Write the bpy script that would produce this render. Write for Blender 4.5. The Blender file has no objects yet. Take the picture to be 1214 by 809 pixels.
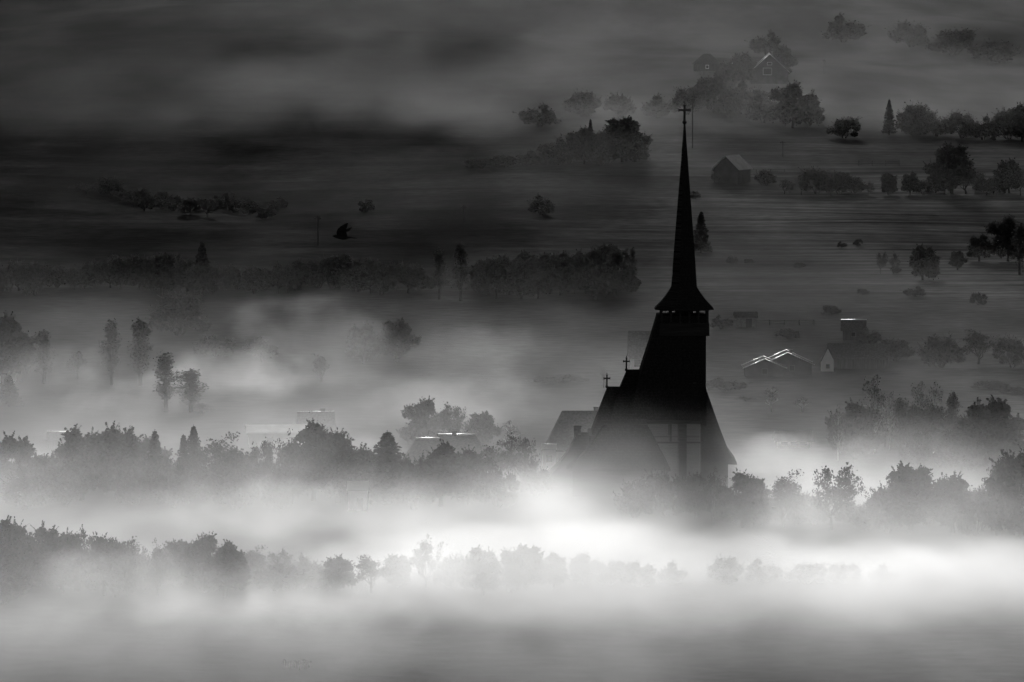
import bpy, bmesh, math, random
from mathutils import Vector, Matrix, noise as mnoise

# ------------------------------------------------------------------ camera, sky, sun, exposure
scene = bpy.context.scene
COL = scene.collection
R = math.radians
W_PX, F_PX, CX, CY = 1214.0, 6400.0, 607.0, 404.5
PITCH = R(4.5)
CAM_Z = 85.0
cam_d = bpy.data.cameras.new('camera')
cam_d.sensor_width = 36.0
cam_d.lens = 36.0 * F_PX / W_PX
cam_d.clip_start = 1.0
cam_d.clip_end = 30000.0
cam = bpy.data.objects.new('camera', cam_d)
COL.objects.link(cam)
cam.location = (0, 0, CAM_Z)
cam.rotation_euler = (R(90) - PITCH, 0, 0)
scene.camera = cam

SUN_EL, SUN_AZ = R(16.0), R(-1.5)          # azimuth from +Y towards +X
world = bpy.data.worlds.new('World')
scene.world = world
world.use_nodes = True
wn, wl = world.node_tree.nodes, world.node_tree.links
wn.clear()
sky = wn.new('ShaderNodeTexSky')
sky.sky_type = 'NISHITA'
sky.sun_disc = False
sky.sun_elevation = SUN_EL
sky.sun_rotation = SUN_AZ
bw = wn.new('ShaderNodeRGBToBW')            # the photograph is black and white
bg = wn.new('ShaderNodeBackground')
bg.inputs['Strength'].default_value = 0.05
wo = wn.new('ShaderNodeOutputWorld')
wl.new(sky.outputs[0], bw.inputs[0])
wl.new(bw.outputs[0], bg.inputs['Color'])
wl.new(bg.outputs[0], wo.inputs['Surface'])

sun_d = bpy.data.lights.new('sun', 'SUN')
sun_d.energy = 3.2
sun_d.angle = R(9.0)
sun_d.color = (1.0, 0.995, 0.985)
sun = bpy.data.objects.new('sun', sun_d)
COL.objects.link(sun)
to_sun = Vector((math.sin(SUN_AZ) * math.cos(SUN_EL), math.cos(SUN_AZ) * math.cos(SUN_EL), math.sin(SUN_EL)))
sun.rotation_euler = to_sun.to_track_quat('Z', 'Y').to_euler()
sun.location = (0, 900, 400)

vs = scene.view_settings
vs.view_transform = 'Standard'
vs.look = 'None'
vs.exposure = 0.0
vs.gamma = 1.0
vs.use_curve_mapping = False
cy = scene.cycles
cy.volume_bounces = 0
cy.max_bounces = 6
cy.diffuse_bounces = 2
cy.transparent_max_bounces = 16
cy.volume_step_rate = 1.0
cy.volume_max_steps = 512
cy.use_adaptive_sampling = True
cy.adaptive_threshold = 0.04
cy.use_denoising = True

# ------------------------------------------------------------------ helpers
def pix(px, py, d):
    """The point at depth d (metres along +Y) seen at photograph pixel (px, py)."""
    u, v = (px - CX) / F_PX, (CY - py) / F_PX
    dy = math.cos(PITCH) + v * math.sin(PITCH)
    dz = -math.sin(PITCH) + v * math.cos(PITCH)
    t = d / dy
    return Vector((u * t, d, CAM_Z + dz * t))

def smooth(a, b, x):
    t = min(1.0, max(0.0, (x - a) / (b - a)))
    return t * t * (3 - 2 * t)

def terrain(x, y):
    if y < 480:
        z = 82.0 * (1 - max(0.0, y) / 480.0) ** 1.6
        return z
    s = max(0.0, y - 1300.0)
    z = 0.035 * s - 0.035 * 150 * (1 - math.exp(-s / 150))
    s2 = max(0.0, y - 2750.0)
    z += 0.16 * s2 * s2 / (s2 + 900.0)
    k = smooth(520, 700, y)
    far = smooth(1100, 1700, y)
    n = mnoise.noise(Vector((x / 170.0, y / 260.0, 3.1)))
    n2 = mnoise.noise(Vector((x / 60.0 + 7, y / 45.0, 9.7)))
    z += k * (0.35 * n + 0.15 * n2) + far * (3.2 * n + 0.9 * (1 - smooth(1700, 2000, y)) * n2) + smooth(1800, 2600, y) * 5.0 * n
    # field terraces across the hillside
    w = y + 26 * mnoise.noise(Vector((x / 210.0, y / 400.0, 1.7))) + 0.10 * x
    ter = smooth(1120, 1240, y) * (1 - smooth(1900, 2300, y))
    ph = (w / 37.0) % 1.0
    z += ter * 0.75 * (ph if ph < 0.85 else (1 - ph) / 0.15 * 0.85)
    z += smooth(2900, 4500, y) * 60 * mnoise.noise(Vector((x / 900.0, y / 900.0, 5)))
    return z

def ground_at(px, py):
    """Where the sight line through a photograph pixel meets the terrain."""
    lo = 500.0
    d = lo
    while d < 5200:
        p = pix(px, py, d)
        if p.z <= terrain(p.x, p.y):
            break
        d += 8.0
    a, b = d - 8.0, d
    for _ in range(12):
        m = (a + b) / 2
        p = pix(px, py, m)
        if p.z <= terrain(p.x, p.y):
            b = m
        else:
            a = m
    p = pix(px, py, b)
    return Vector((p.x, p.y, terrain(p.x, p.y)))

def tag(o, label=None, cat=None, group=None, kind=None):
    if label: o['label'] = label
    if cat: o['category'] = cat
    if group: o['group'] = group
    if kind: o['kind'] = kind
    return o

def empty(name, loc=(0, 0, 0), rz=0.0, sc=(1, 1, 1)):
    o = bpy.data.objects.new(name, None)
    COL.objects.link(o)
    o.location = loc
    o.rotation_euler = (0, 0, rz)
    o.scale = sc
    o.empty_display_size = 0.5
    return o

def link_mesh(name, verts, faces, mat, parent=None, shade=False):
    me = bpy.data.meshes.new(name)
    me.from_pydata([tuple(v) for v in verts], [], faces)
    me.update()
    if shade:
        for p in me.polygons: p.use_smooth = True
    if mat: me.materials.append(mat)
    o = bpy.data.objects.new(name, me)
    COL.objects.link(o)
    if parent: o.parent = parent
    return o

class MB:
    """Collects simple solids into one mesh."""
    def __init__(s): s.v, s.f = [], []
    def add(s, vs, fs):
        n = len(s.v)
        s.v += [Vector(v) for v in vs]
        s.f += [tuple(i + n for i in f) for f in fs]
        return s
    def box(s, x0, x1, y0, y1, z0, z1):
        return s.add([(x0,y0,z0),(x1,y0,z0),(x1,y1,z0),(x0,y1,z0),(x0,y0,z1),(x1,y0,z1),(x1,y1,z1),(x0,y1,z1)],
                     [(3,2,1,0),(4,5,6,7),(0,1,5,4),(1,2,6,5),(2,3,7,6),(3,0,4,7)])
    def loft(s, rings, cap=True):
        """rings: lists of equal length, each ring counter-clockwise seen from its end."""
        n = len(rings[0]); base = len(s.v)
        for r in rings: s.v += [Vector(p) for p in r]
        for k in range(len(rings) - 1):
            for i in range(n):
                a = base + k*n + i; b = base + k*n + (i+1) % n
                s.f.append((a, b, b + n, a + n))
        if cap:
            s.f.append(tuple(base + i for i in reversed(range(n))))
            s.f.append(tuple(base + (len(rings)-1)*n + i for i in range(n)))
        return s
    def tube(s, pts, rads, n=6):
        pts = [Vector(p) for p in pts]
        rings = []
        for i, p in enumerate(pts):
            d = (pts[min(i+1, len(pts)-1)] - pts[max(i-1, 0)])
            d = d.normalized() if d.length > 1e-9 else Vector((0,0,1))
            a = d.orthogonal().normalized() if abs(d.z) < 0.95 else Vector((1,0,0))
            a = (a - d * a.dot(d)).normalized()
            b = d.cross(a)
            rings.append([p + (a*math.cos(t) + b*math.sin(t)) * rads[i] for t in [2*math.pi*j/n for j in range(n)]])
        return s.loft(rings)
    def prism(s, poly, y0, y1):
        """poly in (x, z), extruded along y."""
        n = len(poly)
        return s.add([(x, y0, z) for x, z in poly] + [(x, y1, z) for x, z in poly],
                     [tuple(range(n)), tuple(reversed(range(n, 2*n)))] + [(i, i+n, (i+1) % n + n, (i+1) % n) for i in range(n)])
    def obj(s, name, mat, parent=None, shade=False, bevel=0):
        o = link_mesh(name, s.v, s.f, mat, parent, shade)
        bm = bmesh.new(); bm.from_mesh(o.data)
        bmesh.ops.recalc_face_normals(bm, faces=bm.faces)
        if bevel: bmesh.ops.bevel(bm, geom=list(bm.edges), offset=bevel, segments=1, affect='EDGES', clamp_overlap=True)
        bm.to_mesh(o.data); bm.free()
        return o

# ------------------------------------------------------------------ materials (all grey: a black and white photograph)
def grey(name, lo, hi, scale=(1, 1, 1), rough=0.9, metal=0.0, bump=0.0, detail=4, spec=0.3, coords='Object', transl=0.0):
    m = bpy.data.materials.new(name); m.use_nodes = True
    n, l = m.node_tree.nodes, m.node_tree.links
    b = n['Principled BSDF']
    b.inputs['Roughness'].default_value = rough
    b.inputs['Metallic'].default_value = metal
    b.inputs['Specular IOR Level'].default_value = spec
    tc = n.new('ShaderNodeTexCoord'); mp = n.new('ShaderNodeMapping')
    mp.inputs['Scale'].default_value = scale
    nz = n.new('ShaderNodeTexNoise'); nz.inputs['Scale'].default_value = 1.0; nz.inputs['Detail'].default_value = detail
    rp = n.new('ShaderNodeValToRGB')
    rp.color_ramp.elements[0].position = 0.3; rp.color_ramp.elements[1].position = 0.7
    rp.color_ramp.elements[0].color = (lo, lo, lo, 1); rp.color_ramp.elements[1].color = (hi, hi, hi, 1)
    l.new(tc.outputs[coords], mp.inputs[0]); l.new(mp.outputs[0], nz.inputs['Vector'])
    l.new(nz.outputs['Fac'], rp.inputs[0]); l.new(rp.outputs[0], b.inputs['Base Color'])
    if bump:
        bp = n.new('ShaderNodeBump'); bp.inputs['Strength'].default_value = 1.0; bp.inputs['Distance'].default_value = bump
        l.new(nz.outputs['Fac'], bp.inputs['Height']); l.new(bp.outputs[0], b.inputs['Normal'])
    if transl:
        t = n.new('ShaderNodeBsdfTranslucent'); mx = n.new('ShaderNodeMixShader'); mx.inputs[0].default_value = transl
        l.new(rp.outputs[0], t.inputs['Color'])
        l.new(b.outputs[0], mx.inputs[1]); l.new(t.outputs[0], mx.inputs[2])
        l.new(mx.outputs[0], n['Material Output'].inputs['Surface'])
    return m

def shingle_mat(name, lo, hi, row, col):
    """Rows of wooden shingles as a brick pattern in object space."""
    m = bpy.data.materials.new(name); m.use_nodes = True
    n, l = m.node_tree.nodes, m.node_tree.links
    b = n['Principled BSDF']; b.inputs['Roughness'].default_value = 0.85; b.inputs['Specular IOR Level'].default_value = 0.0
    tc = n.new('ShaderNodeTexCoord'); sp = n.new('ShaderNodeSeparateXYZ'); cb = n.new('ShaderNodeCombineXYZ')
    ad = n.new('ShaderNodeMath'); ad.operation = 'ADD'
    br = n.new('ShaderNodeTexBrick'); br.inputs['Scale'].default_value = 1.0
    br.inputs['Brick Width'].default_value = col; br.inputs['Row Height'].default_value = row
    br.inputs['Mortar Size'].default_value = 0.02
    br.inputs['Color1'].default_value = (lo, lo, lo, 1); br.inputs['Color2'].default_value = (hi, hi, hi, 1)
    br.inputs['Mortar'].default_value = (lo*0.4, lo*0.4, lo*0.4, 1)
    l.new(tc.outputs['Object'], sp.inputs[0]); l.new(sp.outputs[0], ad.inputs[0]); l.new(sp.outputs[1], ad.inputs[1])
    l.new(ad.outputs[0], cb.inputs[0]); l.new(sp.outputs[2], cb.inputs[1])
    l.new(cb.outputs[0], br.inputs['Vector']); l.new(br.outputs['Color'], b.inputs['Base Color'])
    bp = n.new('ShaderNodeBump'); bp.inputs['Distance'].default_value = 0.04
    l.new(br.outputs['Fac'], bp.inputs['Height']); bp.invert = True; l.new(bp.outputs[0], b.inputs['Normal'])
    return m

M_SHINGLE = shingle_mat('dark shingles', 0.02, 0.035, 0.22, 0.18)
M_LOG = grey('dark log wood', 0.02, 0.04, (0.4, 0.4, 6), 0.8, bump=0.02, spec=0.0)
M_IRON = grey('black iron', 0.02, 0.03, rough=0.9, spec=0.05)
M_BARK = grey('bark', 0.03, 0.06, (4, 4, 1), 0.95, bump=0.02, spec=0.0)
M_LEAF = grey('leaves', 0.035, 0.075, (0.9, 0.9, 0.9), 0.9, spec=0.0, transl=0.2)
M_BIRCH = grey('white birch bark', 0.35, 0.7, (3, 3, 1.5), 0.9, spec=0.0)
M_NEEDLE = grey('needles', 0.025, 0.05, (0.9, 0.9, 0.9), 0.9, spec=0.0)
M_DRY = grey('pale autumn leaves', 0.06, 0.11, (0.9, 0.9, 0.9), 0.9, spec=0.0, transl=0.3)
M_TILE = grey('old roof tiles', 0.05, 0.10, (3, 3, 3), 0.8, bump=0.03, spec=0.0)
M_TIN = grey('wet sheet metal', 0.5, 0.8, (1.5, 1.5, 1.5), 0.33, metal=1.0)
M_PALE = grey('pale roof sheet', 0.40, 0.55, (0.5, 0.5, 0.5), 0.8, spec=0.05)
M_WALL = grey('rendered wall', 0.28, 0.42, (0.7, 0.7, 0.7), 0.9, spec=0.0)
M_WHITE = grey('white wash', 0.7, 0.82, (0.7, 0.7, 0.7), 0.9, spec=0.0)
M_FRAME = grey('grey window frame', 0.10, 0.15, (2, 2, 2), 0.9, spec=0.0)
M_PLANK = grey('weathered planks', 0.05, 0.09, (5, 0.5, 0.5), 0.9, spec=0.0)
M_BRICK = grey('brick', 0.12, 0.2, (3, 3, 3), 0.9, spec=0.0)
M_GLASS = grey('window glass', 0.03, 0.04, rough=0.08, spec=0.6)
M_FEATHER = grey('dark feathers', 0.015, 0.025, (20, 20, 20), 0.7, spec=0.0)

# ------------------------------------------------------------------ ground
def build_ground():
    ys = [-600, -400, -200, -100, -50] + [i * 20.0 for i in range(0, 26)]
    y = 520.0
    while y < 1100: ys.append(y); y += 6.0
    while y < 2000: ys.append(y); y += 3.5
    while y < 2900: ys.append(y); y += 10.0
    while y < 9000: ys.append(y); y += 120.0
    us = []
    for i in range(-70, 71):
        u = i / 70.0
        us.append(0.45 * u + 0.55 * u ** 3)
    verts, faces = [], []
    n = len(us)
    for y in ys:
        half = 380 + 0.42 * max(0, y)
        for u in us:
            x = u * half
            verts.append((x, y, terrain(x, y)))
    for r in range(len(ys) - 1):
        for c in range(n - 1):
            a = r * n + c
            faces.append((a, a + 1, a + n + 1, a + n))
    m = bpy.data.materials.new('meadow'); m.use_nodes = True
    nd, l = m.node_tree.nodes, m.node_tree.links
    b = nd['Principled BSDF']; b.inputs['Roughness'].default_value = 0.95; b.inputs['Specular IOR Level'].default_value = 0.0
    tc = nd.new('ShaderNodeTexCoord')
    def nz(scale, detail=4):
        mp = nd.new('ShaderNodeMapping'); mp.inputs['Scale'].default_value = scale
        t = nd.new('ShaderNodeTexNoise'); t.inputs['Scale'].default_value = 1.0; t.inputs['Detail'].default_value = detail
        l.new(tc.outputs['Object'], mp.inputs[0]); l.new(mp.outputs[0], t.inputs['Vector'])
        return t.outputs['Fac']
    def ramp(src, p0, c0, p1, c1):
        r = nd.new('ShaderNodeValToRGB'); e = r.color_ramp.elements
        e[0].position, e[1].position = p0, p1
        e[0].color = (c0, c0, c0, 1); e[1].color = (c1, c1, c1, 1)
        l.new(src, r.inputs[0]); return r.outputs[0]
    def mul(a, bb):
        r = nd.new('ShaderNodeMath'); r.operation = 'MULTIPLY'
        l.new(a, r.inputs[0]); l.new(bb, r.inputs[1]); return r.outputs[0]
    fields = ramp(nz((1/40, 1/170, 0), 3), 0.36, 0.016, 0.64, 0.038)
    strips = ramp(nz((1/50, 1/40, 0), 4), 0.3, 0.85, 0.75, 1.15)
    sy = nd.new('ShaderNodeSeparateXYZ'); l.new(tc.outputs['Object'], sy.inputs[0])
    hm = nd.new('ShaderNodeMapRange'); hm.interpolation_type = 'SMOOTHSTEP'       # strip fields and painted terrace light only on the hillside
    l.new(sy.outputs[1], hm.inputs[0])
    for k, q in (('From Min', 1130.0), ('From Max', 1260.0), ('To Min', 0.0), ('To Max', 1.0)): hm.inputs[k].default_value = q
    hs = ramp(nz((1/45, 1/24, 0), 5), 0.33, 0.68, 0.7, 1.38)
    # sunlit rims of the terrace grass painted as narrow streaks to the right
    ts = ramp(nz((1/100, 1/8, 0), 6), 0.36, 0.45, 0.68, 1.9)
    xm = nd.new('ShaderNodeMapRange'); xm.interpolation_type = 'SMOOTHSTEP'
    l.new(sy.outputs[0], xm.inputs[0])
    for k, q in (('From Min', 0.0), ('From Max', 90.0), ('To Min', 0.0), ('To Max', 1.0)): xm.inputs[k].default_value = q
    ym = nd.new('ShaderNodeMapRange'); ym.interpolation_type = 'SMOOTHSTEP'
    l.new(sy.outputs[1], ym.inputs[0])
    for k, q in (('From Min', 1550.0), ('From Max', 1850.0), ('To Min', 1.0), ('To Max', 0.0)): ym.inputs[k].default_value = q
    mt = nd.new('ShaderNodeMix'); mt.data_type = 'FLOAT'
    l.new(mul(xm.outputs[0], ym.outputs[0]), mt.inputs[0]); l.new(hs, mt.inputs[2]); l.new(ts, mt.inputs[3])
    hs = mt.outputs[0]
    mxs = nd.new('ShaderNodeMix'); mxs.data_type = 'FLOAT'
    l.new(hm.outputs[0], mxs.inputs[0]); l.new(strips, mxs.inputs[2]); l.new(hs, mxs.inputs[3])
    strips = mxs.outputs[0]
    fine = ramp(nz((1/4, 1/3, 0), 5), 0.3, 0.75, 0.7, 1.25)
    sx = nd.new('ShaderNodeSeparateXYZ'); l.new(tc.outputs['Object'], sx.inputs[0])
    mr = nd.new('ShaderNodeMapRange'); mr.interpolation_type = 'SMOOTHSTEP'      # backlit grass painted in: colour lighter to the right, darker to the left
    l.new(sx.outputs[0], mr.inputs[0])
    for k, q in (('From Min', -40.0), ('From Max', 70.0), ('To Min', 1.1), ('To Max', 2.5)): mr.inputs[k].default_value = q
    ff = nd.new('ShaderNodeMapRange'); ff.interpolation_type = 'SMOOTHSTEP'       # rough unmown grass higher up: one even tone
    l.new(sy.outputs[1], ff.inputs[0])
    for k, q in (('From Min', 1650.0), ('From Max', 1950.0), ('To Min', 0.0), ('To Max', 0.85)): ff.inputs[k].default_value = q
    mf = nd.new('ShaderNodeMix'); mf.data_type = 'FLOAT'
    l.new(ff.outputs[0], mf.inputs[0]); l.new(mul(strips, fine), mf.inputs[2]); mf.inputs[3].default_value = 1.0
    l.new(mul(mul(fields, mf.outputs[0]), mr.outputs[0]), b.inputs['Base Color'])
    bp = nd.new('ShaderNodeBump'); bp.inputs['Distance'].default_value = 0.3; bp.inputs['Strength'].default_value = 0.7
    l.new(nz((1/4, 1/3, 0), 6), bp.inputs['Height']); l.new(bp.outputs[0], b.inputs['Normal'])
    o = link_mesh('ground', verts, faces, m, shade=True)
    tag(o, 'dark meadows and terraced hillside of the valley', kind='structure')
build_ground()

# ------------------------------------------------------------------ the wooden church
def build_church():
    o3 = ground_at(810, 579)
    base = empty('wooden_church', (o3.x, 800.0, terrain(o3.x, 800.0)))
    tag(base, 'tall black wooden church with needle spire and stepped steep roofs', 'church', 'none')
    del base['group']
    def octa(r, z, rot=math.pi/8): return [(r*math.cos(rot + k*math.pi/4), r*math.sin(rot + k*math.pi/4), z) for k in range(8)]
    def rect(x0, x1, y0, y1, z): return [(x0, y0, z), (x1, y0, z), (x1, y1, z), (x0, y1, z)]
    def cross(name, parent, x, z, h, arm, y=0.0, t=0.16):
        m = MB()
        m.box(x - t, x + t, y - t, y + t, z, z + h)
        zc = z + h * 0.72
        m.box(x - arm, x - t, y - t*0.9, y + t*0.9, zc - t, zc + t)
        m.box(x + t, x + arm, y - t*0.9, y + t*0.9, zc - t, zc + t)
        # widened tips
        for sx in (-1, 1):
            m.box(x + sx*arm - t*0.5, x + sx*arm + t*0.5, y - t*1.1, y + t*1.1, zc - t*1.5, zc + t*1.5)
        m.box(x - t*1.5, x + t*1.5, y - t*1.1, y + t*1.1, z + h - t*0.4, z + h + t*0.5)
        # the ball it stands on
        rings = []
        rr = t * 2.1
        for k in range(1, 6):
            a = -math.pi/2 + math.pi * k / 6
            rings.append([(x + rr*math.cos(a)*math.cos(q*math.pi/5), y + rr*math.cos(a)*math.sin(q*math.pi/5), z + rr*math.sin(a)) for q in range(10)])
        m.loft(rings)
        # finial rod above
        m.box(x - 0.05, x + 0.05, y - 0.05, y + 0.05, z + h + t*0.5, z + h + 0.75*t*4)
        return m.obj(name, M_IRON, parent)
    # spire: slender octagon, very slightly concave, flaring at the foot
    prof = [(30.2, 2.05), (33.5, 1.80), (38, 1.46), (43, 1.04), (48, 0.62), (52, 0.31), (54.6, 0.13)]
    sp = MB().loft([octa(r, z) for z, r in prof]).obj('spire', M_SHINGLE, base)
    cross('cross', sp, 0, 54.7, 2.5, 0.85)
    # skirt roof over the belfry
    def roundsq(r, z):
        pts = []
        for k in range(8):
            a = math.pi/8 + k*math.pi/4
            pts.append((r*1.04*math.cos(a), r*1.04*math.sin(a), z))
        return pts
    sk = [(26.95, 4.55), (27.15, 4.5), (28.2, 3.45), (29.3, 2.6), (30.3, 1.95), (30.6, 1.9)]
    MB().loft([roundsq(r, z) for z, r in sk]).obj('skirt_roof', M_SHINGLE, base)
    # belfry gallery
    g = MB(); g.box(-3.75, 3.65, -3.65, 3.65, 23.2, 25.1)
    ga = g.obj('belfry_gallery', M_LOG, base)
    for sx in (-1, 1):
        for k in range(6):
            t = -3.4 + k * 6.8 / 5
            MB().box(t - 0.14, t + 0.14, sx*3.4 - 0.17, sx*3.4 + 0.17, 25.1, 27.0).obj('post', M_LOG, ga)
        for k in range(1, 5):
            t = -3.4 + k * 6.8 / 5
            MB().box(sx*3.4 - 0.17, sx*3.4 + 0.17, t - 0.14, t + 0.14, 25.1, 27.0).obj('post', M_LOG, ga)
    MB().box(-3.7, 3.6, -3.6, 3.6, 26.92, 27.05).obj('lintel_beam', M_LOG, ga)
    MB().box(-1.3, 1.3, -1.3, 1.3, 25.1, 26.9).obj('bell_chamber', M_LOG, ga)
    # tower shaft: plumb on the west side, broached out over the nave
    tw = MB().loft([rect(-8.1, 3.15, -4.4, 4.4, 10.25), rect(-6.5, 3.15, -3.9, 3.9, 18.0), rect(-5.15, 3.15, -3.4, 3.4, 22.2), rect(-4.0, 3.15, -3.3, 3.3, 26.2)])
    tower = tw.obj('tower', M_SHINGLE, base)
    win = MB().box(1.2, 1.7, -4.02, -3.85, 15.2, 16.4).obj('window', M_GLASS, tower)
    # stepped nave roofs, ridges running left
    def hip(name, xr0, xr1, zr, xe0, xe1, ye, ze, flare=0.0):
        m = MB()
        zm = ze + (zr - ze) * 0.28
        k = 0.72 - flare
        xm0 = xr0 + (xe0 - xr0) * k; xm1 = xr1 + (xe1 - xr1) * k; ym = 0.25 + (ye - 0.25) * k
        m.loft([rect(xe0, xe1, -ye, ye, ze - 0.25), rect(xe0, xe1, -ye, ye, ze), rect(xm0, xm1, -ym, ym, zm), rect(xr0, xr1, -0.12, 0.12, zr)])
        return m.obj(name, M_SHINGLE, base)
    r1 = hip('roof', -8.5, -5.9, 17.95, -12.0, -5.6, 5.6, 8.9)
    cross('cross', r1, -8.55, 17.9, 1.75, 0.45, t=0.11)
    r2 = hip('roof', -11.4, -5.9, 15.4, -14.3, -5.6, 6.6, 6.9)
    cross('cross', r2, -11.45, 15.35, 1.75, 0.45, t=0.11)
    # low apse roof: concave sweep out to the left
    ap = MB()
    sweep = [(0.9, -21.4, 5.6), (1.15, -21.2, 5.5), (3.6, -18.85, 4.2), (6.0, -17.1, 2.4), (8.55, -15.9, 0.2)]
    ap.loft([rect(x, -8.0, -y, y, z) for z, x, y in sweep])
    r3 = ap.obj('roof', M_SHINGLE, base)
    MB().box(-16.35, -15.3, -0.5, 0.5, 7.2, 9.35).box(-16.45, -15.2, -0.6, 0.6, 9.35, 9.6).obj('chimney', M_BRICK, r3)
    # long lower skirt roof along the camera side, hipped towards the porch
    lr = MB()
    lr.loft([rect(-17.5, -2.25, -9.8, -5.0, 3.75), rect(-17.5, -2.25, -9.8, -5.0, 4.0), rect(-14.5, -3.6, -8.2, -5.0, 6.6), rect(-12.0, -5.6, -6.7, -5.0, 10.3)])
    lr.obj('roof', M_SHINGLE, base)
    MB().box(-14.2, -5.7, -5.6, 5.6, -0.3, 8.6).obj('nave_wall', M_LOG, base)
    MB().box(-16.6, -2.6, -8.9, -8.5, -0.3, 3.7).obj('nave_wall', M_LOG, base)
    # open west porch under the tower
    po = MB().box(-5.7, 2.6, -5.0, 5.0, 0.0, 0.9)
    porch = po.obj('porch', M_LOG, base)
    for yy in (-4.6, 4.6):
        MB().box(-0.8, 0.3, yy - 0.3, yy + 0.3, 0.9, 10.22).obj('pillar', M_LOG, porch)
        MB().box(-2.2, -1.95, yy - 0.12, yy + 0.12, 7.62, 10.22).obj('post', M_LOG, porch)
        MB().box(-5.6, -0.8, yy - 0.12, yy + 0.12, 7.35, 7.6).box(0.3, 2.58, yy - 0.12, yy + 0.12, 7.35, 7.6).obj('rail', M_LOG, porch)
    lt = MB()  # added slats at the rear, only there to dim the porch openings
    for k in range(67):
        x = -5.5 + k * 0.1215
        lt.box(x - 0.051, x + 0.051, 4.75, 4.85, 0.9, 10.2)
    lt.obj('added_dimming_slats', M_LOG, porch)
    MB().box(-5.6, 2.58, -5.0, 5.0, 10.26, 10.7).obj('porch_ceiling', M_LOG, porch)
    # western slope, flaring to the eave
    we = MB()
    prof2 = [(3.16, 15.4), (3.16, 10.0), (2.62, 10.0), (2.62, 0.6), (6.4, 0.6), (6.4, 4.25), (7.75, 4.2), (7.7, 4.5), (6.6, 6.0), (5.2, 9.6)]
    we.prism(prof2, -5.0, 5.0)
    we.obj('porch_roof', M_SHINGLE, base)
    return base
build_church()

# ------------------------------------------------------------------ houses, barns and sheds
def house(name, label, cat, loc, w, dp, wh, rh, rz=0.0, wall=None, roof=None, over=0.5, cap=None, verge=None,
          chimney=None, windows=(), door=None, group=None, hipped=0.0):
    """Ridge along local x. windows: (x, z, w, h) on the front (-y) wall or ('g', y, z, w, h) on the +x gable."""
    wall, roof = wall or M_WALL, roof or M_TILE
    t = empty(name, loc, rz)
    tag(t, label, cat, group)
    MB().add([(-w/2,-dp/2,-0.6),(w/2,-dp/2,-0.6),(w/2,dp/2,-0.6),(-w/2,dp/2,-0.6),
              (-w/2,-dp/2,wh),(w/2,-dp/2,wh),(w/2,dp/2,wh),(-w/2,dp/2,wh),
              (-w/2+hipped*1.02,0,wh+rh*0.96),(w/2-hipped*1.02,0,wh+rh*0.96)],
             [(3,2,1,0),(0,1,5,4),(1,2,6,9,5),(2,3,7,6),(3,0,4,8,7),(4,5,9,8),(6,7,8,9)]).obj('wall', wall, t)
    k = rh / (dp/2); th = 0.16
    rf = MB()
    e = over; hx = hipped
    for s in (-1, 1):
        ye, ze = s*(dp/2 + e), wh - k*e
        a = [(-w/2-e, ye, ze), (w/2+e, ye, ze), (w/2+e-hx, 0, wh+rh), (-w/2-e+hx, 0, wh+rh)]
        rf.add(a + [(p[0], p[1], p[2]+th) for p in a], [(0,1,2,3),(7,6,5,4),(0,4,5,1),(1,5,6,2),(2,6,7,3),(3,7,4,0)])
    if hx:
        for s in (-1, 1):
            a = [(s*(w/2+e), -dp/2-e, wh-k*e), (s*(w/2+e), dp/2+e, wh-k*e), (s*(w/2+e-hx), 0, wh+rh)]
            rf.add(a + [(p[0], p[1], p[2]+th) for p in a], [(0,1,2),(5,4,3),(0,3,4,1),(1,4,5,2),(2,5,3,0)])
    ro = rf.obj('roof', roof, t)
    if cap:
        MB().tube([(-w/2-e+hx, 0, wh+rh+th*1.0), (w/2+e-hx, 0, wh+rh+th*1.0)], [cap, cap], 10).obj('ridge_cap', M_TIN, ro, shade=True)
    if verge:
        for sx in (-1, 1):
            for s in (-1, 1):
                MB().tube([(sx*(w/2+e), s*(dp/2+e), wh-k*e+th), (sx*(w/2+e), 0, wh+rh+th)], [verge, verge], 8).obj('verge_trim', M_TIN, ro, shade=True)
    for c in (chimney or ()):
        cx, cyy, ch = c
        zb = wh + rh - abs(cyy)*k - 0.4
        MB().box(cx-0.35, cx+0.35, cyy-0.3, cyy+0.3, zb, wh+rh+ch).box(cx-0.43, cx+0.43, cyy-0.38, cyy+0.38, wh+rh+ch, wh+rh+ch+0.15).obj('chimney', M_BRICK, ro)
    for q in windows:
        if q[0] == 'g':
            _, yy, zz, ww, hh = q
            fr = MB().box(w/2-0.02, w/2+0.06, yy-ww/2-0.1, yy+ww/2+0.1, zz-hh/2-0.1, zz+hh/2+0.1).obj('window', M_WHITE if name == 'hill_house' else M_FRAME, t)
            MB().box(w/2+0.063, w/2+0.08, yy-ww/2, yy+ww/2, zz-hh/2, zz+hh/2).obj('pane', M_GLASS, fr)
        else:
            xx, zz, ww, hh = q
            fr = MB().box(xx-ww/2-0.1, xx+ww/2+0.1, -dp/2-0.06, -dp/2+0.02, zz-hh/2-0.1, zz+hh/2+0.1).obj('window', M_WHITE if name == 'hill_house' else M_FRAME, t)
            MB().box(xx-ww/2, xx+ww/2, -dp/2-0.08, -dp/2-0.063, zz-hh/2, zz+hh/2).obj('pane', M_GLASS, fr)
    if door:
        xx, ww, hh = door
        dd = MB().box(xx-ww/2, xx+ww/2, -dp/2-0.07, -dp/2+0.02, 0, hh).obj('door', M_PLANK, t)
        MB().box(xx+ww*0.36, xx+ww*0.42, -dp/2-0.13, -dp/2-0.073, hh*0.45, hh*0.5).obj('handle', M_IRON, dd)
    return t

def on_ground(px, d):
    """A point on the terrain at photograph column px and depth d."""
    x = (px - CX) / F_PX * d / math.cos(PITCH)
    return Vector((x, d, terrain(x, d)))

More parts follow.
